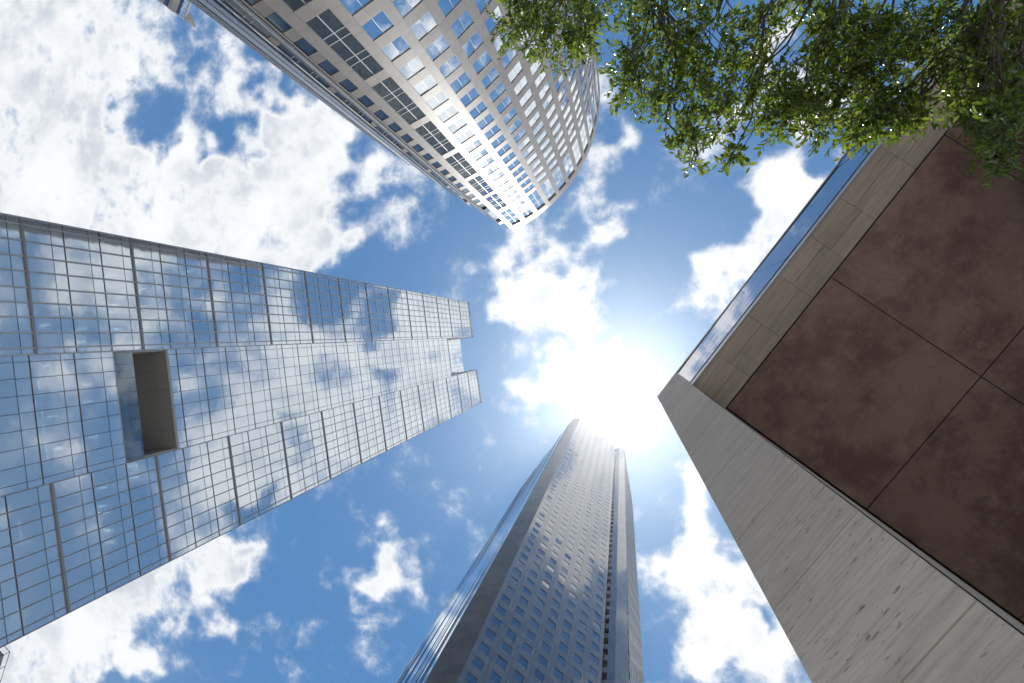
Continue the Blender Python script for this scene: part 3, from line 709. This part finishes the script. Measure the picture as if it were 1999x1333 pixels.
# ------------------------------------------------------------------ the travertine building on the right
DR = 1.8
def travertine_building():
    t = np.array(ta); n = np.array([-t[1], t[0]])                      # n points into the building
    o = n * DR
    T = thing('travertine_building', 'low building with travertine corner pier and dark brown entrance soffit, at the right', 'building', (o[0], o[1], 0))
    f = Frame(o, t)                                                       # d > 0 towards the eye
    hs = 6.731 * DR + Z0; ht = 8.76 * DR + Z0
    s0, s1 = -.478 * DR, -.0225 * DR
    # corner pier: stone blocks with open joints
    jz = [0.0] + [1.457 * DR + Z0 + (.655 * DR) * k for k in range(-1, 12)]; jz = [z for z in jz if z < ht - .2] + [ht]
    for a, b in zip(jz[:-1], jz[1:]):
        link('pier_stone', boxmesh('trav'), T, f.mat((s0, s1, a + .007, b - .007, -.9, random.uniform(-.0015, .0015))))
    part(T, 'pier_core', [f.mat((s0 + .02, s1 - .02, 0, ht - .02, -.88, -.03))], 'dark')
    part(T, 'pier_edge_strip', [f.mat((s1 + .001, s1 + .006, 0, hs, -.12, -.03))], 'dark')
    part(T, 'inner_wall', [f.mat((s0 + .1, s1 - .006, 0, ht - .05, -13, -.92))], 'trav')
    # travertine border of the soffit
    h = hs - Z0
    L1 = .5425 * h
    w0 = 0.0; w1 = -(.2138 - .1486) * h
    k = 0; x = s1 + .004; xs = [x]
    for u, v in ((1401, 691), (1463, 616), (1525, 540), (1588, 465), (1650, 392), (1717, 285)): xs.append(float(g(u, v) @ t) * h)
    xs.append(L1)
    for a, b in zip(xs[:-1], xs[1:]):
        mid = w1 * (.42 if k % 2 else .62); k += 1
        link('soffit_border_stone', boxmesh('trav2'), T, f.mat((a + .003, b - .003, hs, hs + .06, mid + .003, -.004)))
        link('soffit_border_stone', boxmesh('trav2'), T, f.mat((a + .003, b - .003, hs, hs + .06, w1, mid - .003)))
    # far end of the border turns towards the wall
    E1 = g(1884, 233) * h; E2 = g(1960, 175) * h; E0 = f.pt(L1, 0, w1)[:2]; O1 = f.pt(L1, 0, 0)[:2]; O2 = f.pt(L1 + 3.4, 0, 0)[:2]
    prism('soffit_border_end', [tuple(E0 + t * .004), tuple(E1), tuple(E2), tuple(O2), tuple(O1 + t * .004)], hs - .002, hs + .058, 'trav2', T)
    prism('end_wall', [tuple(E1 + t * .01), tuple(E2), tuple(E2 + n * 9), tuple(E1 + n * 9 + t * .5)], hs - 1.6, hs - .004, 'brownsoffit', T)
    # brown panels, set a hair above the border with open joints
    gap = .018; ps = (.4820 - .2150) * h; pl = (.267 + .0034) * h
    x0 = s1 + .02; jx = [x0 + .01, .2672 * h, .2672 * h + pl, .2672 * h + 2 * pl, .2672 * h + 3 * pl]; jy = [.2150 * h, .2150 * h + ps, .2150 * h + 2 * ps, .2150 * h + 3 * ps]
    for i in range(len(jx) - 1):
        for j in range(3):
            link('soffit_panel', boxmesh('brownsoffit'), T, f.mat((jx[i] + gap / 2, jx[i + 1] - gap / 2, hs + .02, hs + .07, -(jy[j + 1] - gap / 2) + DR, -(jy[j] + gap) + DR)))
    part(T, 'soffit_void', [f.mat((s1, jx[-1], hs + .12, hs + .2, -13, -.3))], 'dark')
    part(T, 'back_wall', [f.mat((s0, jx[-1], 0, hs, -13.3, -13))], 'trav')
    # fascia: aluminium drip, shadow gap, glass band, bronze coping
    La = s1 + .003; Lb = 9.6
    zg0 = 7.068 * DR + Z0; zg1 = 8.58 * DR + Z0
    part(T, 'drip_edge', [f.mat((La, Lb, hs - .02, hs + .05, -.003, .014))], 'alu'); part(T, 'fascia_channel', [f.mat((La, Lb, hs + .08, zg0 - .10, -.25, -.02))], 'alu'); part(T, 'shadow_gap', [f.mat((La, Lb, zg0 - .10, zg0, -.3, -.10))], 'dark')
    x = La + .01; i = 0
    while x < Lb - .1:
        x2 = min(x + 3.2, Lb); link('fascia_pane', boxmesh('fascia'), T, f.mat((x + .006, x2 - .006, zg0, zg1, -.05, -.015), (random.gauss(0, .002), random.gauss(0, .003)))); x = x2
    part(T, 'pier_flashing', [f.mat((La - .02, La + .012, zg0, zg1, -.07, -.01))], 'wframe')
    part(T, 'fascia_bottom_frame', [f.mat((La, Lb, zg0 - .03, zg0 + .015, -.12, -.01))], 'mull_d'); part(T, 'coping_gasket', [f.mat((La, Lb, zg1, zg1 + .07, -.12, -.012))], 'dark'); part(T, 'coping', [f.mat((La, Lb, zg1 + .072, ht, -.6, .0))], 'bronze')
    part(T, 'roof_slab', [f.mat((s0, 14, hs + .3, ht - .06, -13, -.31))], 'roof')
    return T
travertine_building()

# ------------------------------------------------------------------ slivers of two more buildings
def corner_tower():
    H = 150.0; tip = g(382.5, 54.5) * H; u = tip / np.hypot(*tip); side = np.array([-u[1], u[0]])
    if side @ (g(420, 0) * H - tip) < 0: side = -side
    T = thing('angular_glass_tower', 'glass tower with grey floor bands and pointed roof corner, at the top left', 'skyscraper', (tip[0], tip[1], 0))
    zt = H + Z0
    B = g(361, 40) * H; A = tip
    f = Frame(tip, side + u * .25); f.o = tip + u * 4.4 - side * .05
    f = Frame(tip + u * 4.4, side + u * .22)
    Lw = 26
    z = zt - 2.6; j = 0
    while z > 60:
        for i in range(13):
            link('pane', boxmesh('tglass'), T, f.mat((Lw * i / 13 + .04, Lw * (i + 1) / 13 - .04, z - 1.7, z, -.1, -.05), jit(.004))) if z > 105 else None
        b = z - 1.7; link('floor_band', boxmesh('tgrey'), T, f.mat((0, Lw, b - 2.3, b, -.4, .05 + .5 * (j == 0)))); link('band_edge', boxmesh('wframe'), T, f.mat((0, Lw, b - 2.45, b - 2.3, -.4, .1)))
        z = b - 2.45; j += 1
    for i in range(26): link('roof_slat', boxmesh('wframe'), T, f.mat((Lw * i / 26, Lw * i / 26 + .35, zt - 2.5, zt - .6, -.3, .0)))
    prism('roof_corner', [tuple(tip), tuple(tip + u * 4.6 - side * .0), tuple(tip + u * 3.7 + side * 2.7)], zt - .5, zt, 'tback', T)
    part(T, 'roof_edge', [f.mat((0, Lw, zt - .7, zt - .3, -.3, .3))], 'wframe')
    e = tip + u * 4.4
    prism('core_wall', [tuple(e + u * .5 + side * .1), tuple(e + side * Lw + u * (Lw * .22 + .5)), tuple(e + side * Lw + u * 30), tuple(e + u * 30 + side * .5)], 0, zt - 2.6, 'tglass', T)
    prism('edge_strip', [tuple(tip + u * 4.0), tuple(tip + u * 4.4 + side * .25), tuple(tip + u * 4.9)], 0, zt - .4, 'wframe', T)
corner_tower()
def rail_building():
    H = 62.0; P = g(6.5, 1279) * H; a = g(0, 1272) * H - P; a /= np.hypot(*a); b = g(4, 1287) * H - P; b /= np.hypot(*b)
    T = thing('dark_office_block', 'dark corner of an office block with a thin roof rail, at the lower left edge', 'building', (P[0], P[1], 0))
    pts = [tuple(P), tuple(P + a * 22), tuple(P + a * 22 + b * 22), tuple(P + b * 22)]
    prism('wall', pts, 0, H + Z0 - .7, 'tgranite2', T); c = P + (a + b) * .12
    prism('parapet', [tuple(P - (a + b) * .12), tuple(P + a * 22), tuple(P + a * 22 + b * 22), tuple(P + b * 22)], H + Z0 - .68, H + Z0, 'tgrey', T)
    for k in range(6): link('window', boxmesh('tglass'), T, Frame(P + b * .3, b).mat((.6 + 3 * k, 3 + 3 * k, H - 3.5, H - 1.2, -.1, .03)))
    fa = Frame(P, a); fb = Frame(P, b)
    for f in (fa, fb):
        part(T, 'rail', [f.mat((0, 22, H + Z0 + .8, H + Z0 + .85, -.03, .03))], 'mull_d')
        part(T, 'rail_posts', [f.mat((2.2 * k - .03, 2.2 * k + .03, H + Z0, H + Z0 + .8, -.03, .03)) for k in range(10)], 'mull_d')
rail_building()

# ------------------------------------------------------------------ the tree
def tube(path, r0, r1, sides=6):
    P = np.array(path, float); n = len(P); V, Fc = [], []
    for i in range(n):
        d = P[min(i + 1, n - 1)] - P[max(i - 1, 0)]; d = d / (np.linalg.norm(d) + 1e-9)
        a = np.cross(d, (0.3, 0.1, 1.0)); a = a / (np.linalg.norm(a) + 1e-9); b = np.cross(d, a); r = r0 + (r1 - r0) * i / (n - 1)
        for k in range(sides):
            th = 2 * math.pi * k / sides; V.append(P[i] + r * (a * math.cos(th) + b * math.sin(th)))
    for i in range(n - 1):
        for k in range(sides): Fc.append((i * sides + k, i * sides + (k + 1) % sides, (i + 1) * sides + (k + 1) % sides, (i + 1) * sides + k))
    return V, Fc
def wiggle(a, b, n, amp, sag=0.0):
    a = np.array(a, float); b = np.array(b, float); ts = np.linspace(0, 1, n); L_ = np.linalg.norm(b - a)
    P = a + (b - a) * ts[:, None]; w = np.cumsum(rng.normal(0, 1, (n, 3)), 0) * amp * L_ / n; w -= ts[:, None] * w[-1]
    P = P + w; P[:, 2] += sag * np.sin(ts * math.pi) * L_; return P
def tree():
    base = np.array([1.7, -6.6, 0.0])
    T = thing('street_tree', 'leafy green tree with small glossy leaves, overhanging the top right corner', 'tree', tuple(base))
    # crown clusters: (u, v, radius u, radius v, height above the eye, leaf share)
    CL = [(1010, 55, 55, 60, 6.6, .9), (1075, 80, 75, 55, 6.4, 1.6), (1060, 10, 90, 50, 6.8, 1.3), (1140, 60, 60, 65, 6.3, 1.4), (1180, 0, 90, 60, 6.7, 1.4), (1235, 130, 50, 70, 6.2, 1.3), (1300, 60, 80, 90, 6.4, 2.2), (1260, 200, 55, 35, 6.0, .8),
          (1330, 180, 60, 90, 6.1, 1.7), (1390, 90, 70, 100, 6.3, 2.1), (1400, 230, 45, 60, 5.9, 1.0), (1330, 275, 45, 30, 5.8, .55), (1425, 310, 22, 28, 5.8, .25), (1350, 318, 30, 18, 5.8, .22), (1460, 160, 60, 60, 6.2, 1.4), (1480, 50, 60, 40, 6.5, .9), (1530, 200, 55, 45, 6.0, 1.1), (1500, 240, 40, 30, 5.9, .5), (1560, 175, 40, 60, 6.0, .7),
          (1600, 95, 35, 60, 6.2, .7), (1660, 60, 80, 80, 6.3, 2.3), (1650, 190, 80, 75, 6.0, 2.4), (1600, 235, 60, 45, 5.8, 1.2), (1740, 130, 90, 110, 6.1, 3.0), (1720, 245, 70, 35, 5.7, 1.1), (1780, 225, 45, 35, 5.7, .7), (1670, 270, 45, 25, 5.7, .5), (1820, 60, 90, 90, 6.3, 2.4), (1890, 140, 75, 70, 5.8, 1.9), (1960, 80, 90, 90, 6.0, 2.2), (1970, 190, 60, 45, 5.3, 1.0), (1885, 205, 45, 30, 5.5, .6), (1930, 230, 50, 35, 5.2, .7), (1965, 270, 45, 50, 4.9, .8), (1940, 320, 45, 26, 4.8, .4), (1560, 20, 70, 30, 6.6, .6)]
    OFF = [(1000, -140, 160, 90, 6.8, 2.0), (1250, -160, 160, 110, 7.0, 2.6), (1500, -150, 170, 120, 7.0, 2.6), (1750, -130, 170, 120, 6.8, 2.6), (2050, -60, 150, 150, 6.4, 2.2), (1300, -420, 220, 150, 7.3, 1.6), (1700, -420, 220, 150, 7.2, 1.6), (2150, 180, 110, 120, 5.6, 1.2), (2100, -350, 250, 180, 6.8, 1.6)]
    V, Fc = [], []
    def add(path, r0, r1, sides=6):
        v, f = tube(path, r0, r1, sides); o = len(V); V.extend(v); Fc.extend([tuple(i + o for i in q) for q in f])
    fork = base + np.array([.1, .5, 4.2])
    tv, tf = tube(wiggle(base, fork, 8, .05), .24, .17, 12)
    hubs = []
    for u, v, h in ((1080, -120, 6.6), (1300, -110, 6.7), (1480, -120, 6.7), (1640, -90, 6.6), (1790, -80, 6.5), (1980, -60, 6.2), (1350, -380, 7.0), (1900, -380, 6.8)):
        p = np.array([*(g(u, v) * h), h + Z0]); hubs.append(p); add(wiggle(fork - np.array([0, 0, random.uniform(0, .5)]), p, 9, .25, .05), .075, .02, 8)
    leaves = []                              # rows: base point, axis, normal, length, width
    def sprig(p, d, n_leaf, ln):
        d = d / (np.linalg.norm(d) + 1e-9); path = [p]
        for k in range(4): d = d + rng.normal(0, .22, 3) + np.array([0, 0, -.03]); d /= np.linalg.norm(d); path.append(path[-1] + d * ln / 4)
        path = np.array(path); add(path, .0035, .0015, 3)
        for k in range(n_leaf):
            x = (k + .6) / n_leaf; i = min(int(x * 4), 3); q = path[i] + (path[i + 1] - path[i]) * (x * 4 - i); dd = path[i + 1] - path[i]; dd = dd / np.linalg.norm(dd)
            sd_ = rng.normal(0, 1, 3); sd_ -= dd * (sd_ @ dd); sd_ /= np.linalg.norm(sd_)
            ax = dd * rng.uniform(.35, 1.1) + sd_ * rng.uniform(.6, 1.1); ax[2] -= .15; ax /= np.linalg.norm(ax)
            nn = np.array([0, 0, 1.0]) + rng.normal(0, .8, 3); nn -= ax * (nn @ ax); nn /= np.linalg.norm(nn)
            l = rng.uniform(.052, .096) * (.8 if x > .9 else 1); leaves.append((q, ax, nn, l, l * rng.uniform(.30, .40)))
    for idx, (u, v, ru, rv, h, share) in enumerate(CL + OFF):
        off = idx >= len(CL)
        c = np.array([*(g(u, v) * h), h + Z0]); hub = min(hubs, key=lambda q: np.linalg.norm(q - c))
        if np.linalg.norm(hub - c) > .15: bp = wiggle(hub, c, 7, .35, .03); add(bp, .016, .006, 6)
        else: bp = np.array([hub, c])
        ns = int(share * (52 if not off else 28))
        for s in range(ns):
            rr = math.sqrt(rng.random()) ; th = rng.random() * 2 * math.pi
            uu, vv = u + ru * rr * math.cos(th), v + rv * rr * math.sin(th); hh = h + rng.normal(0, .28)
            p = np.array([*(g(uu, vv) * hh), hh + Z0])
            src = bp[rng.integers(len(bp) // 2, len(bp))]
            out = p - src; lo = np.linalg.norm(out)
            st = p - out / (lo + 1e-6) * .16
            if s % 6 == 0 and lo > .2: add(wiggle(src, st, 4, .3), .006, .003, 4)
            sprig(st, out / (lo + 1e-6) + rng.normal(0, .45, 3), int(rng.integers(7, 13)), rng.uniform(.16, .28))
    off3 = base
    me = bpy.data.meshes.new('trunk'); me.from_pydata([tuple(p - off3) for p in tv], [], tf); me.materials.append(MT['bark']); me.shade_smooth(); o = bpy.data.objects.new('trunk', me); COL.objects.link(o); o.parent = T
    me = bpy.data.meshes.new('branches'); me.from_pydata([tuple(p - off3) for p in V], [], Fc); me.materials.append(MT['bark']); me.shade_smooth(); o = bpy.data.objects.new('branches', me); COL.objects.link(o); o.parent = T
    # leaf shape: a slightly folded, pointed oval
    LV = np.array([(0, 0, 0), (-.36, .28, .06), (.36, .28, .06), (0, .3, 0), (-.5, .6, .09), (.5, .6, .09), (0, .62, -.01), (-.28, .85, .05), (.28, .85, .05), (0, 1, -.06)])
    LF = [(0, 3, 1), (0, 2, 3), (1, 3, 6, 4), (3, 2, 5, 6), (4, 6, 7), (6, 5, 8), (6, 8, 9, 7)]
    bp_ = np.array([l[0] for l in leaves]); ax = np.array([l[1] for l in leaves]); nn = np.array([l[2] for l in leaves]); ln = np.array([l[3] for l in leaves]); wd = np.array([l[4] for l in leaves]); sx = np.cross(ax, nn)
    px = np.array([project(b) for b in bp_]); dist = np.linalg.norm(bp_ - np.array(CAM), axis=1)
    face = np.abs(np.einsum('ij,ij->i', nn, (bp_ - np.array(CAM)) / dist[:, None]))
    size = ln * wd * face / dist ** 2 * ((px[:, 0] > 0) & (px[:, 0] < 1999) & (px[:, 1] > 0) & (px[:, 1] < 1333)) * (1 + (px[:, 1] / 200).clip(0, 2))
    single = set(np.argsort(-size)[:300].tolist()); lm = bpy.data.meshes.new('leaf'); lm.from_pydata(LV.tolist(), [], LF); lm.materials.append(MT['leaf']); lm.shade_smooth()
    keep = np.array([i not in single for i in range(len(leaves))])
    for i in single:
        Mx = Matrix(((sx[i][0] * wd[i], ax[i][0] * ln[i], nn[i][0] * ln[i], bp_[i][0]), (sx[i][1] * wd[i], ax[i][1] * ln[i], nn[i][1] * ln[i], bp_[i][1]), (sx[i][2] * wd[i], ax[i][2] * ln[i], nn[i][2] * ln[i], bp_[i][2]), (0, 0, 0, 1)))
        link('leaf', lm, T, Mx)
    b, a, s_, n_, l_, w_ = bp_[keep], ax[keep], sx[keep], nn[keep], ln[keep], wd[keep]
    VV = b[:, None] + LV[None, :, 0, None] * (s_ * w_[:, None])[:, None] + LV[None, :, 1, None] * (a * l_[:, None])[:, None] + LV[None, :, 2, None] * (n_ * l_[:, None])[:, None] - off3
    k = len(b); loops = []; sizes = [len(q) for q in LF]; flat = np.concatenate([np.array(q) for q in LF]); nvp = len(LV)
    allv = (flat[None] + nvp * np.arange(k)[:, None]).ravel(); tot = np.tile(sizes, k)
    me = bpy.data.meshes.new('crown'); me.vertices.add(k * nvp); me.vertices.foreach_set('co', VV.reshape(-1).astype(np.float32))
    me.loops.add(len(allv)); me.loops.foreach_set('vertex_index', allv.astype(np.int32)); me.polygons.add(len(tot)); me.polygons.foreach_set('loop_start', np.concatenate([[0], np.cumsum(tot)[:-1]]).astype(np.int32)); me.polygons.foreach_set('loop_total', tot.astype(np.int32))
    me.update(calc_edges=True); me.validate()
    at_ = me.attributes.new('rnd', 'FLOAT', 'FACE'); at_.data.foreach_set('value', np.repeat(rng.random(k), len(LF)).astype(np.float32))
    me.materials.append(MT['leaf']); me.shade_smooth(); o = bpy.data.objects.new('crown', me); COL.objects.link(o); o.parent = T; o['kind'] = 'stuff'
    print('leaves', len(leaves))
tree()

# ------------------------------------------------------------------ scattering volume added to stand in for lens glare around the sun
def glare_haze():
    x0, x1, y0, y1, z0, z1 = -3100, 3100, -3100, 3100, -1.3, 312
    V = [(x, y, z) for z in (z0, z1) for x, y in ((x0, y0), (x1, y0), (x1, y1), (x0, y1))]
    me = bpy.data.meshes.new('glare_haze'); me.from_pydata(V, [], [(3, 2, 1, 0), (4, 5, 6, 7), (0, 1, 5, 4), (1, 2, 6, 5), (2, 3, 7, 6), (3, 0, 4, 7)])
    m, nt, out = newmat('glare_haze'); pv_ = N(nt, 'ShaderNodeVolumePrincipled', inp={'Color': (.95, .97, 1, 1), 'Density': .0001, 'Anisotropy': .84}); L(nt, pv_.outputs[0], out.inputs['Volume'])
    pv_.inputs['Density Attribute'].default_value = ''; pv_.inputs['Color Attribute'].default_value = ''; pv_.inputs['Temperature Attribute'].default_value = ''
    m.cycles.homogeneous_volume = True
    me.materials.append(m); o = bpy.data.objects.new('glare_haze', me); COL.objects.link(o); o['kind'] = 'stuff'
USE_GLARE_HAZE = True
if USE_GLARE_HAZE: glare_haze()
